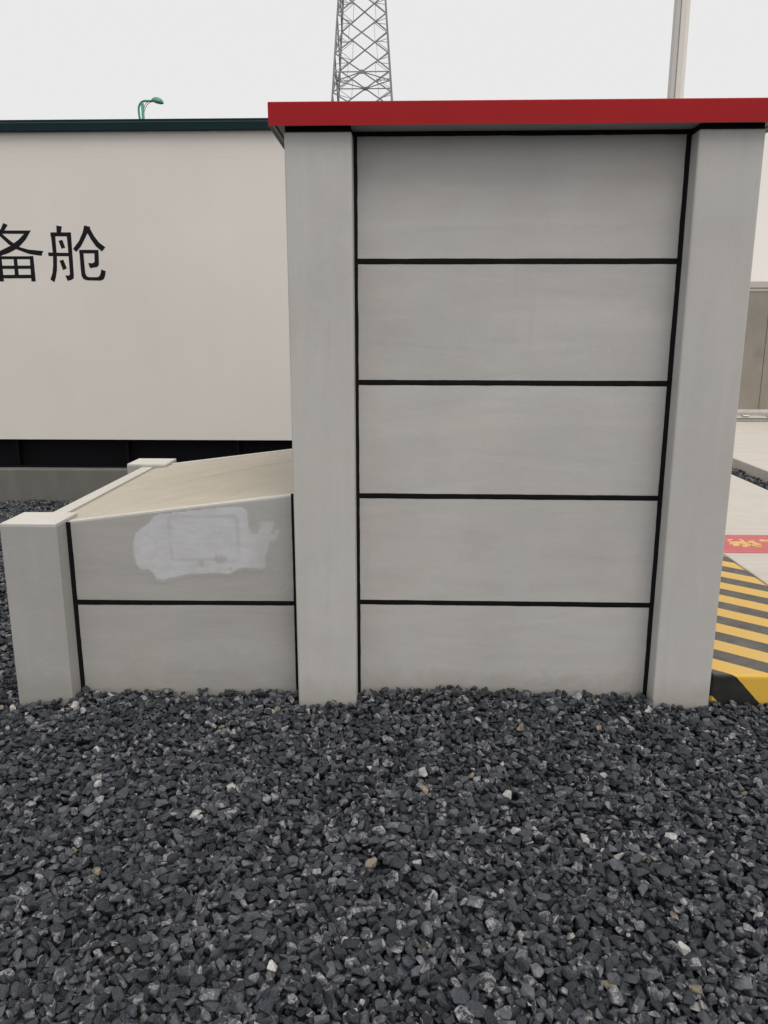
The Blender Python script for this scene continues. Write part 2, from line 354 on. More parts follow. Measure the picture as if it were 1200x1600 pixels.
def mk_stone(name, force=None):
    """dark blue-grey crushed limestone, some white-veined, a few pale or tan"""
    t = NT(name)
    oi = t.add('ShaderNodeObjectInfo').outputs['Random']
    wn_ = t.add('ShaderNodeTexWhiteNoise', noise_dimensions='1D')
    t.link(t.math('MULTIPLY', oi, 913.7), wn_.inputs['W'])
    r2 = wn_.outputs['Value']
    rc = wn_.outputs['Color']
    o = t.add('ShaderNodeTexCoord').outputs['Object']
    q = t.vmath('ADD', o, t.vmath('MULTIPLY', rc, (17.0, 23.0, 29.0)))
    base = t.ramp(oi, [(0.0, (0.012, 0.0145, 0.020)), (0.4, (0.025, 0.029, 0.038)), (0.78, (0.047, 0.053, 0.066)), (1.0, (0.110, 0.118, 0.132))])
    mott = t.noise(q, 55, 5, 0.65, 0.6)
    c = t.mix(1.0, base, t.grey(mott, 0.45, 1.6), 'MULTIPLY')
    # calcite veins and pale faces
    vn = t.noise(t.vmath('MULTIPLY', q, (1.0, 0.55, 0.25)), 30, 1, 0.4, 0.25)
    vein = t.maprange(t.math('ABSOLUTE', t.math('SUBTRACT', vn, 0.5)), 0.003, 0.016, 1.0, 0.0)
    vein = t.math('MULTIPLY', vein, t.maprange(t.noise(q, 70, 2), 0.42, 0.6))
    gate = t.maprange(r2, 0.45, 0.70, 0.0, 1.0)
    c = t.mix(t.math('MULTIPLY', t.math('MULTIPLY', vein, gate), 0.75), c, (0.46, 0.47, 0.48))
    blot = t.math('MULTIPLY', t.maprange(t.noise(q, 26, 4, 0.6, 0.5), 0.50, 0.60), t.maprange(r2, 0.58, 0.84))
    c = t.mix(t.math('MULTIPLY', blot, 0.85), c, t.mix(t.maprange(t.noise(q, 150, 4), 0.35, 0.65), (0.44, 0.44, 0.45), (0.13, 0.135, 0.15)))
    pale = t.math('GREATER_THAN', r2, 0.990)
    tan = t.math('LESS_THAN', r2, 0.0015)
    palec = t.mix(t.maprange(mott, 0.35, 0.65), (0.55, 0.54, 0.52), (0.27, 0.275, 0.285))
    tanc = t.mix(t.maprange(mott, 0.35, 0.65), (0.32, 0.26, 0.18), (0.17, 0.15, 0.12))
    if force == 'pale':
        c = palec
    elif force == 'tan':
        c = tanc
    else:
        c = t.mix(pale, c, palec)
        c = t.mix(tan, c, tanc)
    # stone dust
    fine = t.noise(q, 420, 3, 0.6)
    c = t.mix(t.maprange(fine, 0.5, 0.75, 0.0, 0.30), c, (0.25, 0.26, 0.275))
    h = t.math('ADD', mott, t.math('MULTIPLY', t.noise(q, 190, 4, 0.65), 0.5))
    t.bump(h, 0.8, 0.005)
    return t.fin(c, 0.68, 0, 0.42)
M['stone'] = mk_stone('crushed_stone')
M['stone_pale'] = mk_stone('pale_crushed_stone', 'pale')
M['stone_tan'] = mk_stone('tan_crushed_stone', 'tan')

def mk_ground():
    t = NT('gravel_ground')
    p = t.pos()
    vo = t.add('ShaderNodeTexVoronoi', feature='F1')
    t.link(t.vmath('ADD', p, (0.3, 0.2, 0.0)), vo.inputs['Vector'])
    vo.inputs['Scale'].default_value = 26
    sp = t.add('ShaderNodeSeparateColor')
    t.link(vo.outputs['Color'], sp.inputs[0])
    c = t.ramp(sp.outputs[0], [(0.0, (0.03, 0.031, 0.034)), (0.8, (0.075, 0.077, 0.082)), (0.95, (0.11, 0.11, 0.115)), (1.0, (0.3, 0.3, 0.3))])
    c = t.mix(1.0, c, t.grey(t.noise(p, 60, 4), 0.7, 1.2), 'MULTIPLY')
    t.bump(vo.outputs['Distance'], -0.9, 0.03)
    return t.fin(c, 0.85, 0, 0.2)
M['ground'] = mk_ground()

WORLD = {}
def wloc(o):
    return WORLD.get(o.name, Vector((0, 0, 0)))

def finish(o, parent, loc, label=None, cat=None, group=None, kind=None):
    COL.objects.link(o)
    WORLD[o.name] = Vector(loc)
    if parent is not None:
        o.parent = parent
        o.location = Vector(loc) - wloc(parent)
    else:
        o.location = loc
    if label: o['label'] = label
    if cat: o['category'] = cat
    if group: o['group'] = group
    if kind: o['kind'] = kind
    return o

def empty(name, loc, label, cat, group=None):
    o = bpy.data.objects.new(name, None)
    o.empty_display_size = 0.2
    return finish(o, None, loc, label, cat, group)

def build(name, bm, mat, parent=None, smooth=False, **kw):
    """link a bmesh (in world coordinates) as one object with its origin in its own middle"""
    bmesh.ops.recalc_face_normals(bm, faces=bm.faces[:])
    lo = Vector([min(v.co[i] for v in bm.verts) for i in range(3)])
    hi = Vector([max(v.co[i] for v in bm.verts) for i in range(3)])
    c = (lo + hi) / 2
    bmesh.ops.translate(bm, verts=bm.verts[:], vec=-c)
    me = bpy.data.meshes.new(name)
    bm.to_mesh(me)
    bm.free()
    if smooth:
        me.polygons.foreach_set('use_smooth', [True] * len(me.polygons))
    mats = mat if isinstance(mat, (list, tuple)) else [mat]
    for x in mats:
        me.materials.append(M[x])
    return finish(bpy.data.objects.new(name, me), parent, c, **kw)

def box(bm, a, b, bev=0.0, seg=1):
    t = bmesh.new()
    bmesh.ops.create_cube(t, size=1.0)
    for v in t.verts:
        v.co = Vector([a[i] + (b[i] - a[i]) * (v.co[i] + 0.5) for i in range(3)])
    if bev:
        bmesh.ops.bevel(t, geom=t.edges[:], offset=bev, segments=seg, affect='EDGES', profile=0.6)
    merge(bm, t)
    return bm

def merge(bm, t):
    me = bpy.data.meshes.new('tmp')
    t.to_mesh(me)
    t.free()
    bm.from_mesh(me)
    bpy.data.meshes.remove(me)

def prism(bm, pts, y0, y1, plane='xz', bev=0.0):
    """polygon pts extruded between two coordinates along the third axis"""
    t = bmesh.new()
    def P(q, h):
        return (q[0], h, q[1]) if plane == 'xz' else ((q[0], q[1], h) if plane == 'xy' else (h, q[0], q[1]))
    a = [t.verts.new(P(q, y0)) for q in pts]
    b = [t.verts.new(P(q, y1)) for q in pts]
    n = len(pts)
    t.faces.new(a)
    t.faces.new(b[::-1])
    for i in range(n):
        t.faces.new((a[i], b[i], b[(i + 1) % n], a[(i + 1) % n]))
    bmesh.ops.recalc_face_normals(t, faces=t.faces[:])
    if bev:
        bmesh.ops.bevel(t, geom=t.edges[:], offset=bev, segments=2, affect='EDGES', profile=0.6)
    bmesh.ops.triangulate(t, faces=[f for f in t.faces if len(f.verts) > 4])
    merge(bm, t)
    return bm

def bar(bm, p, q, w, w2=None):
    p, q = Vector(p), Vector(q)
    d = (q - p)
    L = d.length
    d.normalize()
    up = Vector((0, 0, 1)) if abs(d.z) < 0.95 else Vector((0, 1, 0))
    s = d.cross(up).normalized()
    u = s.cross(d)
    h, h2 = w / 2, (w2 or w) / 2
    vs_ = []
    for e, r in ((p, h), (q, h2)):
        vs_.append([bm.verts.new(e + s * a * r + u * b * r) for a, b in ((-1, -1), (1, -1), (1, 1), (-1, 1))])
    bm.faces.new(vs_[0][::-1])
    bm.faces.new(vs_[1])
    for i in range(4):
        j = (i + 1) % 4
        bm.faces.new((vs_[0][i], vs_[0][j], vs_[1][j], vs_[1][i]))
    return bm

def tube(bm, pts, rad, n=10):
    rings = []
    pts = [Vector(p) for p in pts]
    for i, p in enumerate(pts):
        d = (pts[min(i + 1, len(pts) - 1)] - pts[max(i - 1, 0)]).normalized()
        up = Vector((0, 1, 0)) if abs(d.y) < 0.9 else Vector((0, 0, 1))
        s = d.cross(up).normalized()
        u = s.cross(d)
        r = rad[i] if isinstance(rad, (list, tuple)) else rad
        rings.append([bm.verts.new(p + (s * math.cos(2 * math.pi * k / n) + u * math.sin(2 * math.pi * k / n)) * r) for k in range(n)])
    for a, b in zip(rings, rings[1:]):
        for k in range(n):
            bm.faces.new((a[k], a[(k + 1) % n], b[(k + 1) % n], b[k]))
    bm.faces.new(rings[0][::-1])
    bm.faces.new(rings[-1])
    return bm

def wob(amp):
    return (random.random() - 0.5) * 2 * amp

def strip(bm, p, q, wdir, w, ndir, depth, step=0.025, amp=0.00055):
    """hand-laid bead of sealant from p to q: wavy edges, slightly rounded face"""
    p, q, wd, nd = Vector(p), Vector(q), Vector(wdir), Vector(ndir)
    n = max(2, int((q - p).length / step))
    prev = None
    a1 = a2 = 0.0
    for i in range(n + 1):
        c = p.lerp(q, i / n)
        a1 = a1 * 0.6 + wob(amp)
        a2 = a2 * 0.6 + wob(amp)
        lo, hi = -w / 2 + a1, w / 2 + a2
        ring = [bm.verts.new(c + wd * lo - nd * 0.004), bm.verts.new(c + wd * lo + nd * depth * 0.5),
                bm.verts.new(c + wd * (lo + w * 0.25) + nd * depth), bm.verts.new(c + wd * (hi - w * 0.25) + nd * depth),
                bm.verts.new(c + wd * hi + nd * depth * 0.5), bm.verts.new(c + wd * hi - nd * 0.004)]
        if prev:
            for k in range(6):
                bm.faces.new((prev[k], prev[(k + 1) % 6], ring[(k + 1) % 6], ring[k]))
        else:
            bm.faces.new(ring[::-1])
        prev = ring
    bm.faces.new(prev)
    return bm

def bead(bm, p, q, d1, l1, d2, l2, step=0.03, amp=0.0008):
    """corner bead of sealant: triangular fillet with wavy legs"""
    p, q, d1, d2 = Vector(p), Vector(q), Vector(d1), Vector(d2)
    n = max(2, int((q - p).length / step))
    prev = None
    a1 = a2 = 0.0
    for i in range(n + 1):
        c = p.lerp(q, i / n)
        a1 = a1 * 0.6 + wob(amp)
        a2 = a2 * 0.6 + wob(amp)
        ring = [bm.verts.new(c - d1 * 0.003 - d2 * 0.003), bm.verts.new(c + d1 * (l1 + a1) - d2 * 0.002),
                bm.verts.new(c + d1 * (l1 + a1) + d2 * 0.002),
                bm.verts.new(c + d1 * 0.002 + d2 * (l2 + a2)), bm.verts.new(c - d1 * 0.002 + d2 * (l2 + a2))]
        if prev:
            for k in range(5):
                bm.faces.new((prev[k], prev[(k + 1) % 5], ring[(k + 1) % 5], ring[k]))
        else:
            bm.faces.new(ring[::-1])
        prev = ring
    bm.faces.new(prev)
    return bm

NB = bmesh.new

# ------------------------------------------------------------------ ground and pavements
g = NB()
bmesh.ops.create_grid(g, x_segments=8, y_segments=8, size=2500.0)
bmesh.ops.translate(g, verts=g.verts[:], vec=(0, 0, -0.075))
ground = build('ground', g, 'ground', kind='structure')

PZ = 0.11
# hazard-striped apron with rounded front edge; joints between the cast slabs stay open
def slab(name, x0, x1, y0, y1, mat, z1=PZ, bev=0.012):
    return build(name, box(NB(), (x0, y0, -0.12), (x1, y1, z1), bev, 3), mat, smooth=False, kind='structure')
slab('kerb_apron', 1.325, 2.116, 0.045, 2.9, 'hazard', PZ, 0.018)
slab('pavement', 2.122, 3.39, 0.047, 60.0, 'pave', PZ + 0.002)
slab('pavement', 1.325, 2.116, 2.906, 60.0, 'pave', PZ + 0.001)
slab('pavement', 3.81, 30.0, 0.046, 9.9, 'pave', PZ + 0.016)

rb = NB()
box(rb, (2.135, 1.985, PZ + 0.002), (3.3, 2.462, PZ + 0.006))
red_band = build('painted_warning_band', rb, 'redpaint', label='faded red band with yellow lettering painted across the concrete pavement', cat='ground sign')
for i, ch in enumerate((RED[:12], RED[12:])):
    b = NB()
    for k, poly in enumerate(ch):
        prism(b, poly, PZ + 0.0055, PZ + 0.0075 + 0.0001 * k, 'xy')
    build('character', b, 'yelpaint', red_band)

# ------------------------------------------------------------------ tall panelled wall block with red cap
DEP = 1.755
PX = ((-0.465, -0.212), (1.062, 1.303))
TOPZ = 2.277
tall = empty('panelled_wall_block', (0.42, DEP / 2, 0.0), 'tall grey panelled concrete wall block with black joints under a red cap', 'wall')
for (x0, x1) in PX:
    for (y0, y1) in ((0.0, 0.24), (DEP - 0.24, DEP)):
        build('pillar', box(NB(), (x0, y0, -0.14), (x1, y1, TOPZ), 0.009, 3), 'pillar', tall)
build('core', box(NB(), (-0.33, 0.135, -0.14), (1.17, DEP - 0.135, 2.286)), 'core', tall)
JZ = (0.406, 0.878, 1.351, 1.824)
edges = [-0.14, *JZ, 2.296]
for k in range(5):
    z0 = edges[k] + (0.008 if k else 0)
    z1 = edges[k + 1] - (0.008 if k < 4 else 0.004)
    for (y0, y1) in ((0.1, 0.145), (DEP - 0.145, DEP - 0.1)):
        build('panel', box(NB(), (-0.208, y0, z0), (1.058, y1, z1), 0.003, 2), 'panel', tall)
    for (x0, x1) in ((-0.375, -0.33), (1.17, 1.215)):
        build('panel', box(NB(), (x0, 0.244, z0), (x1, DEP - 0.244, z1), 0.003, 2), 'panel', tall)
# sealant on the front
for k, z in enumerate(JZ):
    dz = (-0.0015, -0.002, -0.0015, -0.001)[k]
    build('joint_seal', strip(NB(), (-0.210, 0.1, z - dz), (1.060, 0.1, z + dz), (0, 0, 1), 0.0215, (0, -1, 0), 0.0014), 'seal', tall)
    build('joint_seal', strip(NB(), (-0.210, DEP - 0.1, z), (1.060, DEP - 0.1, z), (0, 0, 1), 0.0215, (0, 1, 0), 0.0014), 'seal', tall)
    for x, n in ((-0.375, -1), (1.215, 1)):
        build('joint_seal', strip(NB(), (x, 0.242, z), (x, DEP - 0.242, z), (0, 0, 1), 0.0215, (n, 0, 0), 0.0014), 'seal', tall)
build('joint_seal', bead(NB(), (-0.212, 0.1, -0.1), (-0.212, 0.1, 2.294), (1, 0, 0), 0.0135, (0, -1, 0), 0.010), 'seal', tall)
build('joint_seal', bead(NB(), (1.062, 0.1, -0.1), (1.062, 0.1, 2.294), (-1, 0, 0), 0.0125, (0, -1, 0), 0.022), 'seal', tall)
build('joint_seal', bead(NB(), (-0.212, 0.1, 2.297), (1.062, 0.1, 2.297), (0, 0, -1), 0.016, (0, -1, 0), 0.008), 'seal', tall)
for (x0, x1) in PX:
    for (y0, y1) in ((0.0, 0.24), (DEP - 0.24, DEP)):
        b = NB()
        box(b, (x0 + 0.004, y0 + 0.004, TOPZ - 0.004), (x1 - 0.004, y1 - 0.004, 2.298))
        build('joint_seal', b, 'seal', tall)
def cap_mesh():
    """folded cap: a slab whose edge hangs a finger's width below the soffit"""
    bm = box(NB(), (-0.516, -0.040, 2.2890), (1.356, DEP + 0.04, 2.370))
    bot = min(bm.faces, key=lambda f: f.calc_center_median().z)
    bmesh.ops.inset_region(bm, faces=[bot], thickness=0.009)
    for v in bot.verts:
        v.co.z = 2.3003
    outer = [e for e in bm.edges if all(v.co.z > 2.36 for v in e.verts) or abs(e.verts[0].co.z - e.verts[1].co.z) > 0.05]
    bmesh.ops.bevel(bm, geom=outer, offset=0.004, segments=2, affect='EDGES', profile=0.6)
    for f in bm.faces:                       # the turned-in underside is bare grey
        if f.calc_center_median().z < 2.3004:
            f.material_index = 1
    return bm
cap = build('cap', cap_mesh(), ['red', 'soffit'], tall, label='red painted cap')
build('soffit', box(NB(), (-0.5072, -0.0312, 2.2970), (1.3472, DEP + 0.0312, 2.3012)), 'soffit', cap)
for x in (-0.492, 1.332):
    build('drip_groove', box(NB(), (x - 0.004, -0.02, 2.2955), (x + 0.004, DEP + 0.02, 2.2972)), 'seal', cap)

# ------------------------------------------------------------------ low block with the sloping top
low = empty('sloping_wall_block', (-1.08, DEP / 2, 0.0), 'low grey panelled concrete block with weathered sloping cream top', 'wall')
SL = 0.126
def sz(x):
    return 0.758 + SL * (x + 1.457)
for (y0, y1) in ((0.0, 0.223), (1.530, DEP)):
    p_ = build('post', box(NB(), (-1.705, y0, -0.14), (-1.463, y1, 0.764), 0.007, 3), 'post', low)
    build('post_top', box(NB(), (-1.703, y0 + 0.002, 0.7625), (-1.465, y1 - 0.002, 0.7715), 0.003, 2), 'postcap', p_)
XR = -0.468
JL = 0.396
for (y0, y1, nm) in ((0.1, 0.142, -1), (DEP - 0.142, DEP - 0.1, 1)):
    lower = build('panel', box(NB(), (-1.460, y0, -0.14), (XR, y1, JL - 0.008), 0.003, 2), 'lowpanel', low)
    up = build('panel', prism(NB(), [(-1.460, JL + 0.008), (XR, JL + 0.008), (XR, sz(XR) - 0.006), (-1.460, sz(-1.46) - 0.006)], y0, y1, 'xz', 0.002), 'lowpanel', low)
    build('panel_top_edge', prism(NB(), [(-1.458, sz(-1.458) - 0.010), (XR, sz(XR) - 0.010), (XR, sz(XR)), (-1.458, sz(-1.458))], y0 + 0.001, y1 - 0.001, 'xz', 0.001), 'postcap', up)
    yf = y0 if nm < 0 else y1
    build('joint_seal', strip(NB(), (-1.461, yf, JL - 0.004), (XR, yf, JL + 0.002), (0, 0, 1), 0.021, (0, nm, 0), 0.0014), 'seal', low)
    build('joint_seal', bead(NB(), (-1.463, yf, -0.1), (-1.463, yf, sz(-1.46) - 0.002), (1, 0, 0), 0.017, (0, nm, 0), 0.008), 'seal', low)
    build('joint_seal', bead(NB(), (-0.465, yf, -0.1), (-0.465, yf, sz(XR) + 0.004), (-1, 0, 0), 0.0245, (0, nm, 0), 0.006), 'seal', low)
    if nm < 0:
        front_up = up
b = NB()
box(b, (-1.605, 0.225, -0.14), (-1.560, 1.528, sz(-1.58) - 0.004), 0.003, 2)
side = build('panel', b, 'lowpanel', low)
build('panel_top_edge', prism(NB(), [(-1.612, 0.735), (-1.545, 0.735), (-1.545, 0.7535), (-1.612, 0.7525)], 0.224, 1.529, 'xz', 0.001), 'postcap', side)
b = NB()
prism(b, [(-1.545 + 0.004, sz(-1.545) - 0.06), (XR, sz(XR) - 0.06), (XR, sz(XR) - 0.004), (-1.541, sz(-1.541) - 0.004)], 0.143, DEP - 0.143, 'xz')
build('sloping_top', b, 'slope', low, label='stained cream rendered top sloping up to the tall block')
build('core', box(NB(), (-1.555, 0.146, -0.14), (XR, DEP - 0.146, 0.66)), 'core', low)

# touch-up paint where a plate was taken off
def seg_dist(px_, pz_, poly):
    """signed distance to a polygon, positive inside"""
    x, z = np.asarray(px_), np.asarray(pz_)
    d = np.full(x.shape, 9.0)
    ins = np.zeros(x.shape, bool)
    n = len(poly)
    for i in range(n):
        (x0, z0), (x1, z1) = poly[i], poly[(i + 1) % n]
        ex, ez = x1 - x0, z1 - z0
        u = np.clip(((x - x0) * ex + (z - z0) * ez) / (ex * ex + ez * ez + 1e-12), 0, 1)
        d = np.minimum(d, np.hypot(x - x0 - u * ex, z - z0 - u * ez))
        cr = ((z0 > z) != (z1 > z))
        ins ^= cr & (x < ex * (z - z0) / (ez if ez else 1e-12) + x0)
    return np.where(ins, d, -d)
def inset_patch():
    bm = NB()
    xs = np.arange(-1.21, -0.515, 0.008)
    zs = np.arange(0.475, 0.862, 0.008)
    XX, ZZ = np.meshgrid(xs, zs, indexing='ij')
    sd = seg_dist(XX, ZZ, PATCH)
    lay_ = bm.verts.layers.float.new('cover')
    vv = {}
    for i in range(len(xs)):
        for j in range(len(zs)):
            if zs[j] < sz(xs[i]) - 0.012:
                v = bm.verts.new((xs[i], 0.0994, zs[j]))
                v[lay_] = float(sd[i, j])
                vv[i, j] = v
    for i in range(len(xs) - 1):
        for j in range(len(zs) - 1):
            k = [(i, j), (i + 1, j), (i + 1, j + 1), (i, j + 1)]
            if all(q in vv for q in k) and max(sd[q] for q in k) > -0.012:
                bm.faces.new([vv[q] for q in k])
    bmesh.ops.delete(bm, geom=[v for v in bm.verts if not v.link_faces], context='VERTS')
    r_ = bmesh.ops.extrude_face_region(bm, geom=bm.faces[:])
    bmesh.ops.translate(bm, verts=[e for e in r_['geom'] if isinstance(e, bmesh.types.BMVert)], vec=(0, 0.0012, 0))
    return bm
patch = build('paint_patch', inset_patch(), 'patch', front_up, label='pale bluish touch-up paint patch')

# ------------------------------------------------------------------ equipment cabin on its plinth
plinth = build('concrete_plinth', box(NB(), (-9.0, 4.115, -0.16), (0.45, 7.15, 0.285), 0.012, 3), 'plinth',
               label='long bare concrete plinth under the cream equipment cabin', cat='plinth')
CY = 4.2
cabin = empty('equipment_cabin', (-4.2, 5.5, 0.285), 'cream equipment cabin with dark teal roof edge and black lettering', 'cabin')
CX0, CX1 = -8.8, 0.3
b = NB()
box(b, (CX0 + 0.05, CY + 0.09, 0.30), (CX1 - 0.05, CY + 0.17, 0.565))
box(b, (CX0 + 0.05, CY + 2.4, 0.30), (CX1 - 0.05, CY + 2.48, 0.565))
fr = build('base_frame', b, 'frame', cabin)
for y0 in (CY + 0.02, CY + 2.36):
    build('base_flange', box(NB(), (CX0 + 0.03, y0, 0.283), (CX1 - 0.03, y0 + 0.16, 0.301), 0.003, 1), 'frame', fr)
for k in range(8):
    x = -8.0 + k * 1.065 + 0.0
    build('stiffener', box(NB(), (x - 0.012, CY + 0.03, 0.30), (x + 0.012, CY + 0.092, 0.562)), 'frame', fr)
build('wall', box(NB(), (CX0, CY, 0.56), (CX1, CY + 2.6, 3.0457), 0.0008, 1), 'cabin', cabin)
build('upper_wall', box(NB(), (CX0, CY + 0.0004, 3.0460), (CX1, CY + 2.6, 3.30), 0.0004, 1), 'cabin', cabin)
b = NB()
prof = [(CY - 0.055, 3.262), (CY - 0.055, 3.322), (CY - 0.042, 3.326), (CY - 0.042, 3.352), (CY + 1.3, 3.40), (CY + 2.622, 3.352), (CY + 2.635, 3.322), (CY + 2.635, 3.262)]
prism(b, prof, CX0 - 0.035, CX1 + 0.035, 'yz')
roof = build('roof', b, 'teal', cabin, label='dark teal roof with folded edge')
build('edge_bead', bar(NB(), (CX0 - 0.036, CY - 0.054, 3.325), (CX1 + 0.036, CY - 0.054, 3.325), 0.007), 'teal_lip', roof)
for ch in (GLYPH[12:], GLYPH[:12]):
    b = NB()
    for k, poly in enumerate(ch):
        prism(b, poly, CY - 0.0008 - 0.0001 * k, CY + 0.002, 'xz')
    build('lettering', b, 'letter', cabin)

# ------------------------------------------------------------------ green street lamp beyond the cabin
LX, LY = -9.5, 27.0
lamp = empty('street_lamp', (LX, LY, -0.05), 'green street lamp with one curved arm rising beyond the cabin roof', 'street lamp')
build('pole', tube(NB(), [(LX, LY, -0.1), (LX, LY, 5.0), (LX + 0.02, LY, 9.50)], [0.10, 0.075, 0.05], 14), 'green', lamp, True)
pts = [(LX - 0.02, LY, 8.6)]
for k in range(9):
    a = R(180 - 90 * k / 8)
    pts.append((LX + 0.10 + 0.25 * math.cos(a) + 0.02, LY, 9.28 + 0.30 * math.sin(a)))
pts += [(LX + 0.40, LY, 9.575), (LX + 0.48, LY, 9.56)]
pts[1:1] = [(LX - 0.08, LY, 8.85), (LX - 0.12, LY, 9.08)]
build('arm', tube(NB(), pts, 0.038, 10), 'green', lamp, True)
for (zz, xx) in ((9.0, 0.34), (9.15, 0.22)):
    pp = []
    for k in range(7):
        u = k / 6
        pp.append((LX + 0.04 + xx * (u ** 2.2), LY, zz + (9.56 - zz) * (1 - (1 - u) ** 1.4)))
    build('brace', tube(NB(), pp, 0.012, 6), 'green', lamp, True)
h = NB()
bmesh.ops.create_uvsphere(h, u_segments=24, v_segments=16, radius=1.0)
for v in h.verts:
    z = v.co.z
    v.co = Vector((v.co.x * 0.225, v.co.y * 0.15, (z * 0.155 if z > 0 else z * 0.035)))
bmesh.ops.rotate(h, verts=h.verts[:], cent=(0, 0, 0), matrix=Matrix.Rotation(R(14), 3, 'Y'))
bmesh.ops.translate(h, verts=h.verts[:], vec=(LX + 0.56, LY, 9.54))
head = build('lamp_head', h, 'green', lamp, True)
h = NB()
bmesh.ops.create_uvsphere(h, u_segments=20, v_segments=10, radius=1.0)
for v in h.verts:
    v.co = Vector((v.co.x * 0.17, v.co.y * 0.11, v.co.z * 0.025))
bmesh.ops.rotate(h, verts=h.verts[:], cent=(0, 0, 0), matrix=Matrix.Rotation(R(14), 3, 'Y'))
bmesh.ops.translate(h, verts=h.verts[:], vec=(LX + 0.555, LY, 9.515))
build('lens', h, 'lens', head, True)

# ------------------------------------------------------------------ pale pole behind the wall
QX, QY = 4.655, 12.0
pole = empty('tall_pole', (QX, QY, -0.05), 'tall pale grey round pole with a seam rising behind the red cap', 'pole')
build('shaft', tube(NB(), [(QX, QY, -0.1), (QX, QY, 6.0), (QX, QY, 16.0)], [0.150, 0.141, 0.120], 10), 'polegrey', pole)
build('base_plate', box(NB(), (QX - 0.25, QY - 0.25, -0.12), (QX + 0.25, QY + 0.25, 0.03), 0.01, 1), 'polegrey', pole)
build('seam', tube(NB(), [(QX - 0.055, QY - 0.132, 0.0), (QX - 0.052, QY - 0.128, 6.0), (QX - 0.045, QY - 0.108, 16.0)], 0.009, 6), 'seamline', pole, True)
build('top_cap', tube(NB(), [(QX, QY, 16.0), (QX, QY, 16.1), (QX, QY, 16.5)], [0.125, 0.1, 0.01], 10), 'polegrey', pole, True)

# ------------------------------------------------------------------ lattice pylon
TX, TY = -4.57, 82.75
pylon = empty('lattice_pylon', (TX, TY, -0.05), 'tall grey steel lattice pylon standing far behind the red-capped wall', 'pylon')
def hw(z):
    return 2.86 - 0.0725 * (z - 24.0) if z > 10 else 3.875 + 0.0725 * (10 - z) * 1.5
def corner(c, z):
    w = hw(z)
    sx, sy = ((-1, -1), (1, -1), (1, 1), (-1, 1))[c]
    return Vector((TX + sx * w + 0.010 * sy * w, TY + sy * w, z))
levels = [-0.1, 10.0, 17.3, 20.8, 24.3, 27.8, 31.3, 34.6, 37.6, 40.2, 42.4, 44.2]
for c in range(4):
    b = NB()
    for z0, z1 in zip(levels, levels[1:]):
        t_ = 0.235 - 0.003 * z0
        bar(b, corner(c, z0), corner(c, z1), t_, t_)
    build('leg', b, 'steel', pylon)
for k, (z0, z1) in enumerate(zip(levels, levels[1:])):
    for c in range(4):
        d = (c + 1) % 4
        a0, a1, b0, b1 = corner(c, z0), corner(c, z1), corner(d, z0), corner(d, z1)
        br = []
        for (p, q) in ((a0, b1), (b0, a1)):
            br.append(build('brace', bar(NB(), p, q, 0.105), 'steel', pylon))
        if z0 < 16:
            continue
        u = hw(z0) / (hw(z0) + hw(z1))
        X = a0.lerp(b1, u)
        # light redundant members between diagonals and legs
        for (lo, hi, p) in ((a0, a1, a0), (b0, b1, b0), (a0, a1, a1), (b0, b1, b1)):
            m = p.lerp(X, 0.5)
            zz = m.z
            f = (zz - z0) / (z1 - z0)
            leg_pt = lo.lerp(hi, f + (0.10 if p in (a0, b0) else -0.04))
            build('strut', bar(NB(), m, leg_pt, 0.045), 'steel', pylon)
            build('strut', bar(NB(), m, lo.lerp(hi, 0.5), 0.04), 'steel', pylon)
        for s_ in (0.5,):
            pa, pb = a0.lerp(X, s_), a1.lerp(X, s_)
            build('strut', bar(NB(), pa, pb, 0.036), 'steel', pylon)
            pa, pb = b0.lerp(X, s_), b1.lerp(X, s_)
            build('strut', bar(NB(), pa, pb, 0.036), 'steel', pylon)
        if z0 in (24.3, 37.6):
            ca, cb = a0.lerp(a1, u), b0.lerp(b1, u)
            belt = build('belt', bar(NB(), ca, cb, 0.085), 'steel', pylon)
            gp = NB()
            n_ = (b0 - a0).normalized()
            e = Vector((0.36, 0.06, 0.24)) if abs(n_.x) > 0.5 else Vector((0.06, 0.36, 0.24))
            box(gp, X - e * 0.75, X + e * 0.75)
            build('gusset', gp, 'steel', belt)
            nx = corner((d + 1) % 4, z0).lerp(corner((d + 1) % 4, z1), u)
            build('belt', bar(NB(), X, cb.lerp(nx, 0.5), 0.075), 'steel', pylon)
b = NB()
for c in range(4):
    bar(b, corner(c, 44.1), corner((c + 1) % 4, 44.1), 0.12)
    bar(b, corner(c, 44.1), (TX, TY, 47.5), 0.12, 0.06)
build('peak', b, 'steel', pylon)

# ------------------------------------------------------------------ white building with steel doors
BX0, BX1, BY = 5.2, 14.0, 10.0
bld = empty('white_building', (9.6, 13.0, 0.0), 'white rendered building with brushed steel doors beyond the pavement', 'building')
build('wall', box(NB(), (BX0, BY, 2.34), (BX1, BY + 6, 4.72), 0.01, 2), 'whitewall', bld)
b = NB()
box(b, (BX0, BY + 0.30, -0.1), (BX1, BY + 6, 2.342))
build('lower_wall', b, 'whitewall', bld)
build('parapet', box(NB(), (BX0 - 0.03, BY - 0.03, 4.70), (BX1 + 0.03, BY + 6.03, 4.80), 0.01, 2), 'whitewall', bld)
hd = build('header', box(NB(), (BX0, BY - 0.035, 2.247), (BX1, BY + 0.3, 2.345), 0.004, 1), 'header', bld)
build('header_lip', box(NB(), (BX0, BY - 0.02, 2.195), (BX1, BY + 0.3, 2.241), 0.003, 1), 'header', hd)
x = BX0
k = 0
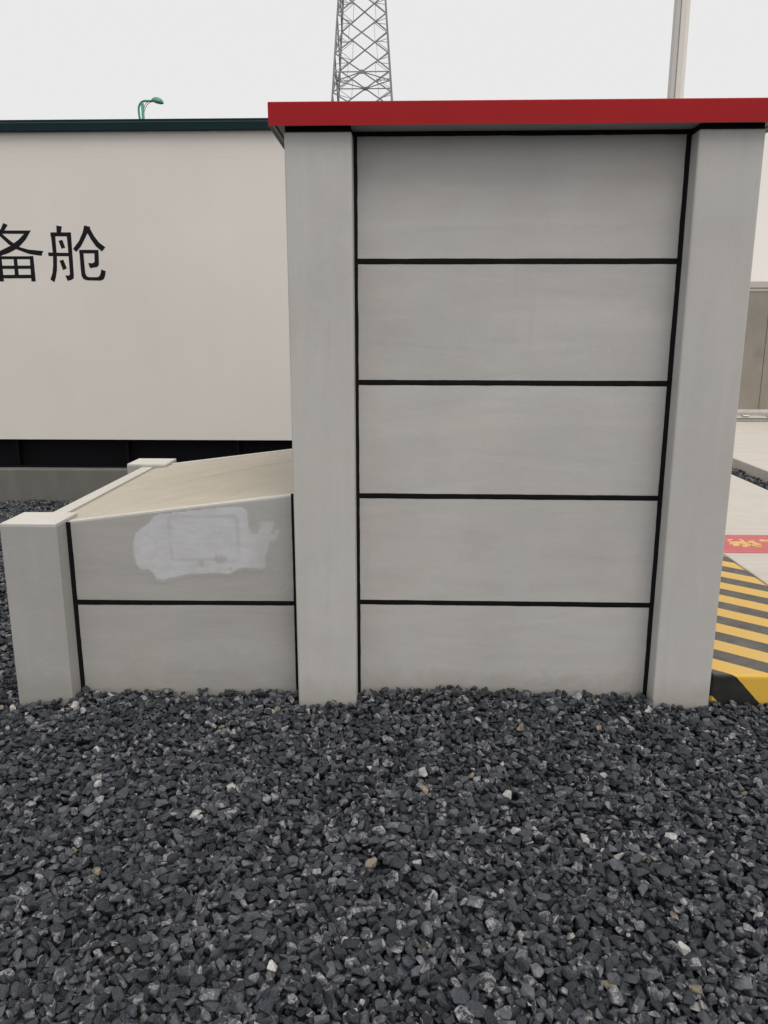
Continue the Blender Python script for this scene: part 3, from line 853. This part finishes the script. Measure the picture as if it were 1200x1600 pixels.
for x in [BX0 + 0.02 - 0.2 + 0.775 * i for i in range(12)]:
    x0, x1 = max(x, BX0), min(x + 0.767, BX1)
    if x1 - x0 > 0.05:
        build('door_panel', box(NB(), (x0, BY + 0.02 + 0.004 * (k % 2), 0.30), (x1, BY + 0.07, 2.2), 0.004, 2), 'inox', bld)
    k += 1
b = NB()
box(b, (BX0, BY - 0.05, 0.262), (BX1, BY + 0.1, 0.318), 0.008, 2)
rl = build('bottom_rail', b, 'rail', bld)
build('rail_base', box(NB(), (BX0, BY - 0.02, 0.205), (BX1, BY + 0.1, 0.264), 0.003, 1), 'rail', rl)
build('rail_ridge', box(NB(), (BX0, BY - 0.06, 0.178), (BX1, BY + 0.1, 0.206), 0.006, 1), 'rail', rl)
build('rail_foot', box(NB(), (BX0, BY - 0.045, 0.118), (BX1, BY + 0.1, 0.176), 0.004, 1), 'header', rl)
for i in range(22):
    x = BX0 + 0.31 + 0.4 * i
    build('roller', box(NB(), (x, BY - 0.072, 0.205), (x + 0.11, BY - 0.015, 0.232), 0.008, 1), 'rail', rl)
# low side wall of the building carries on to the ground at the ends
for xx in (BX0, BX1 - 0.2):
    build('pier', box(NB(), (xx + 0.001, BY + 0.071, -0.1), (xx + 0.199, BY + 0.31, 2.2)), 'whitewall', bld)

# ------------------------------------------------------------------ crushed-stone gravel
# stone shapes: convex hulls; the bed is laid by dropping each stone onto the height map of those below it
CELL = 0.004
shapes = []
src = bpy.data.collections.new('stone_shapes')        # never linked to the scene
NSH = 90
srng = random.Random(5)
for i in range(NSH):
    a = srng.choice((0.0085, 0.0115, 0.0150, 0.0175, 0.0195, 0.0215, 0.0240, 0.0290)) * srng.uniform(0.92, 1.1)
    ax = (a, a * srng.uniform(0.52, 0.9), a * srng.uniform(0.36, 0.70))
    bm = bmesh.new()
    for k in range(srng.randint(9, 14)):
        v = Vector((srng.gauss(0, 1), srng.gauss(0, 1), srng.gauss(0, 1))).normalized()
        p = 0.72
        v = Vector([math.copysign(abs(t_) ** p, t_) for t_ in v]).normalized() * srng.uniform(0.86, 1.16)
        bm.verts.new((v.x * ax[0], v.y * ax[1], v.z * ax[2]))
    r_ = bmesh.ops.convex_hull(bm, input=bm.verts[:])
    bmesh.ops.delete(bm, geom=[e for e in set(r_['geom_interior']) if isinstance(e, bmesh.types.BMVert)], context='VERTS')
    bmesh.ops.dissolve_limit(bm, angle_limit=R(14), verts=bm.verts[:], edges=bm.edges[:])
    rot = Matrix.Rotation(srng.uniform(0, 6.28), 3, 'Z') @ Matrix.Rotation(R(srng.gauss(0, 26)), 3, 'X') @ Matrix.Rotation(R(srng.gauss(0, 26)), 3, 'Y')
    bmesh.ops.rotate(bm, verts=bm.verts[:], cent=(0, 0, 0), matrix=rot)
    bmesh.ops.recalc_face_normals(bm, faces=bm.faces[:])
    bm.normal_update()
    pl = [(f.normal.copy(), f.normal.dot(f.verts[0].co)) for f in bm.faces]
    ext = max(max(abs(v.co.x), abs(v.co.y)) for v in bm.verts)
    n = int(ext / CELL) + 1
    gx = (np.arange(-n, n + 1)) * CELL
    XX, YY = np.meshgrid(gx, gx, indexing='ij')
    up_ = np.full(XX.shape, 1e3)
    dn_ = np.full(XX.shape, -1e3)
    ok = np.ones(XX.shape, bool)
    for nn, d in pl:
        e = d - nn.x * XX - nn.y * YY
        if nn.z > 1e-4:
            up_ = np.minimum(up_, e / nn.z)
        elif nn.z < -1e-4:
            dn_ = np.maximum(dn_, e / nn.z)
    ok = up_ > dn_
    lowm = np.where(ok, dn_, 1e3)
    uppm = np.where(ok, up_, -1e3)
    bmesh.ops.bevel(bm, geom=bm.edges[:], offset=a * 0.06, segments=1, affect='EDGES')
    bmesh.ops.triangulate(bm, faces=bm.faces[:])
    me = bpy.data.meshes.new('stone')
    bm.to_mesh(me)
    bm.free()
    me.materials.append(M['stone'])
    o = bpy.data.objects.new('stone_shape_%03d' % i, me)
    src.objects.link(o)
    rots = []
    for k in range(4):                      # quarter turns about Z, counter-clockwise
        rots.append((np.rot90(lowm, k), np.rot90(uppm, k), n))
    shapes.append((me, rots))

def lay(x0, x1, y0, y1, floor_fn, solid, allow, per_m2, sink=0.004):
    nx, ny = int((x1 - x0) / CELL), int((y1 - y0) / CELL)
    gx = x0 + (np.arange(nx) + 0.5) * CELL
    gy = y0 + (np.arange(ny) + 0.5) * CELL
    GX, GY = np.meshgrid(gx, gy, indexing='ij')
    H = floor_fn(GX, GY)
    F0 = H.copy()
    for (a, b_, c, d) in solid:
        H[(GX > a) & (GX < b_) & (GY > c) & (GY < d)] = 50.0
    A = allow(GX, GY) & (H < 10)
    idx = np.argwhere(A)
    N = int(len(idx) * CELL * CELL * per_m2)
    pick = idx[rng.integers(0, len(idx), N)]
    out = []
    sid = rng.integers(0, NSH, N)
    rid = rng.integers(0, 4, N)
    jit = rng.integers(-5, 6, (N, 7, 2))
    jit[:, 0] = 0
    for t_ in range(N):
        lo, hi, n = shapes[sid[t_]][1][rid[t_]]
        best = None
        w = 2 * n + 1
        for j in range(7):
            i0 = pick[t_, 0] + jit[t_, j, 0] - n
            j0 = pick[t_, 1] + jit[t_, j, 1] - n
            if i0 < 0 or j0 < 0 or i0 + w > nx or j0 + w > ny:
                continue
            z = (H[i0:i0 + w, j0:j0 + w] - lo).max()
            if best is None or z < best[0]:
                best = (z, i0, j0)
        if best is None or best[0] > 5:
            continue
        z, i0, j0 = best
        z -= sink
        if z > F0[i0 + n, j0 + n] + 0.050:      # already heaped full here
            continue
        Hs = H[i0:i0 + w, j0:j0 + w]
        np.maximum(Hs, z + hi, out=Hs)
        out.append((gx[i0 + n], gy[j0 + n], z, sid[t_], rid[t_]))
    S = np.array(out)
    # is the stone still on top?
    ci = ((S[:, 0] - x0) / CELL).astype(int)
    cj = ((S[:, 1] - y0) / CELL).astype(int)
    return S, H[ci, cj]

def floor_main(X, Y):
    und = 0.007 * np.sin(X * 3.1 + 1.0) * np.sin(Y * 2.7 + 0.4) + 0.005 * np.sin(X * 7.3 + Y * 5.1)
    t_ = 0.0 - 0.022 * np.clip((-1.25 - X) / 0.3, 0, 1) * np.exp(-(Y / 0.7) ** 2)
    t_ = t_ + 0.016 * np.exp(-((Y - 0.06) / 0.10) ** 2) * np.exp(-((X - 0.45) / 0.7) ** 4)
    t_ = t_ - 0.012 * np.exp(-(Y + 0.02) ** 2 / 0.02) * np.exp(-((X + 0.34) / 0.2) ** 2)
    return np.maximum(t_ + und - 0.054, -0.074)
SOLID = [(-0.465, -0.212, 0.0, DEP), (1.062, 1.303, 0.0, DEP), (-0.30, 1.2, 0.1, DEP), (-1.705, -1.463, 0.0, 0.223), (-1.705, -1.463, 1.53, DEP),
         (-1.605, -0.46, 0.1, DEP - 0.1), (-9, 0.45, 4.115, 9), (1.325, 9, 0.045, 9), (-0.46, 2, 0.5, 9)]
def allow_main(X, Y):
    return (np.abs(X) < 1.0 + 0.58 * (Y + 3.14)) & (Y > -2.25) & ~((X > -1.3) & (Y > 1.7)) & ~((X > 1.0) & (Y > 0.2))
S1, T1 = lay(-5.3, 3.2, -2.3, 4.2, floor_main, SOLID, allow_main, 4300)
S2, T2 = lay(3.38, 3.82, 3.2, 7.6, lambda X, Y: np.full(X.shape, -0.02), [(0, 3.391, 0, 20), (3.809, 9, 0, 20)], lambda X, Y: X > 0, 3000)
S = np.vstack([S1, S2])
T = np.concatenate([T1, T2])

# the stones that show largest are objects of their own; the rest stays one loose mass
Rm = np.array(cam.rotation_euler.to_matrix())
rel = S[:, :3] - np.array(cam.location)
cx, cy, cz = rel @ Rm[:, 0], rel @ Rm[:, 1], -(rel @ Rm[:, 2])
px = cx / cz * 1225
py = cy / cz * 1225
size = np.array([max(s[0].vertices[v].co.length for v in range(len(s[0].vertices))) for s in shapes])
upc = np.array([s[1][0][1].max() for s in shapes])
sid_all = S[:, 3].astype(int)
topmost = S[:, 2] + upc[sid_all] * 0.5 > T - 0.008
inframe = (np.abs(px) < 590) & (np.abs(py) < 795) & (cz > 0)
score = np.where(topmost & inframe, size[sid_all] / np.maximum(cz, 0.1), 0)
SPECIAL = [(0.223, -0.547, 'tan'), (0.8, -0.193, 'tan'), (1.007, 0.06, 'pale'), (0.416, -0.878, 'pale'), (0.82, -1.171, 'pale'), (0.066, -1.376, 'tan'),
           (-0.442, -1.135, 'pale'), (-0.274, -1.099, 'pale'), (-0.332, -1.473, 'pale'), (-0.357, -1.50, 'pale'), (0.068, -1.175, 'pale'), (-0.1, -1.565, 'pale'),
           (0.036, -1.045, 'pale'), (1.384, -0.148, 'pale'), (-0.75, -0.238, 'tan'), (0.735, -1.092, 'pale'), (0.982, -1.255, 'pale')]
chosen = {}
for (sx, sy, kind) in SPECIAL:
    d2 = (S[:, 0] - sx) ** 2 + (S[:, 1] - sy) ** 2 + np.where(S[:, 2] + upc[sid_all] * 0.6 > T - 0.004, 0, 9)
    k = int(np.argmin(d2))
    chosen[k] = kind
for k in np.argsort(-score):
    if len(chosen) >= 298:
        break
    chosen.setdefault(int(k), None)
special_mesh = {}
for k, kind in chosen.items():
    me = shapes[sid_all[k]][0]
    if kind:
        key = (sid_all[k], kind)
        if key not in special_mesh:
            m2 = me.copy()
            m2.materials.clear()
            m2.materials.append(M['stone_' + kind])
            special_mesh[key] = m2
        me = special_mesh[key]
    o = bpy.data.objects.new('stone', me)
    o.rotation_euler = (0, 0, S[k, 4] * math.pi / 2)
    finish(o, ground, S[k, :3])

rest = np.array([i for i in range(len(S)) if i not in chosen])
me = bpy.data.meshes.new('gravel')
me.vertices.add(len(rest))
me.vertices.foreach_set('co', S[rest, :3].astype(np.float32).ravel())
a_ = me.attributes.new('shape', 'INT', 'POINT')
a_.data.foreach_set('value', sid_all[rest].astype(np.int32))
a_ = me.attributes.new('turn', 'FLOAT', 'POINT')
a_.data.foreach_set('value', (S[rest, 4] * math.pi / 2).astype(np.float32))
me.materials.append(M['stone'])
gravel = bpy.data.objects.new('gravel', me)
COL.objects.link(gravel)
gravel['kind'] = 'stuff'
gravel['label'] = 'bed of dark grey crushed stone gravel in front of the wall'
gravel['category'] = 'gravel'
ng = bpy.data.node_groups.new('scatter_stones', 'GeometryNodeTree')
ng.interface.new_socket('Geometry', in_out='INPUT', socket_type='NodeSocketGeometry')
ng.interface.new_socket('Geometry', in_out='OUTPUT', socket_type='NodeSocketGeometry')
gi, go = ng.nodes.new('NodeGroupInput'), ng.nodes.new('NodeGroupOutput')
ci = ng.nodes.new('GeometryNodeCollectionInfo')
ci.inputs['Collection'].default_value = src
ci.inputs['Separate Children'].default_value = True
ci.inputs['Reset Children'].default_value = True
n1 = ng.nodes.new('GeometryNodeInputNamedAttribute')
n1.data_type = 'INT'
n1.inputs['Name'].default_value = 'shape'
n2 = ng.nodes.new('GeometryNodeInputNamedAttribute')
n2.data_type = 'FLOAT'
n2.inputs['Name'].default_value = 'turn'
cb_ = ng.nodes.new('ShaderNodeCombineXYZ')
er = ng.nodes.new('FunctionNodeEulerToRotation')
ip = ng.nodes.new('GeometryNodeInstanceOnPoints')
ip.inputs['Pick Instance'].default_value = True
ng.links.new(gi.outputs[0], ip.inputs['Points'])
ng.links.new(ci.outputs[0], ip.inputs['Instance'])
ng.links.new(n1.outputs['Attribute'], ip.inputs['Instance Index'])
ng.links.new(n2.outputs['Attribute'], cb_.inputs['Z'])
ng.links.new(cb_.outputs[0], er.inputs[0])
ng.links.new(er.outputs[0], ip.inputs['Rotation'])
ng.links.new(ip.outputs[0], go.inputs[0])
md = gravel.modifiers.new('scatter', 'NODES')
md.node_group = ng
print('stones', len(S), 'single', len(chosen))
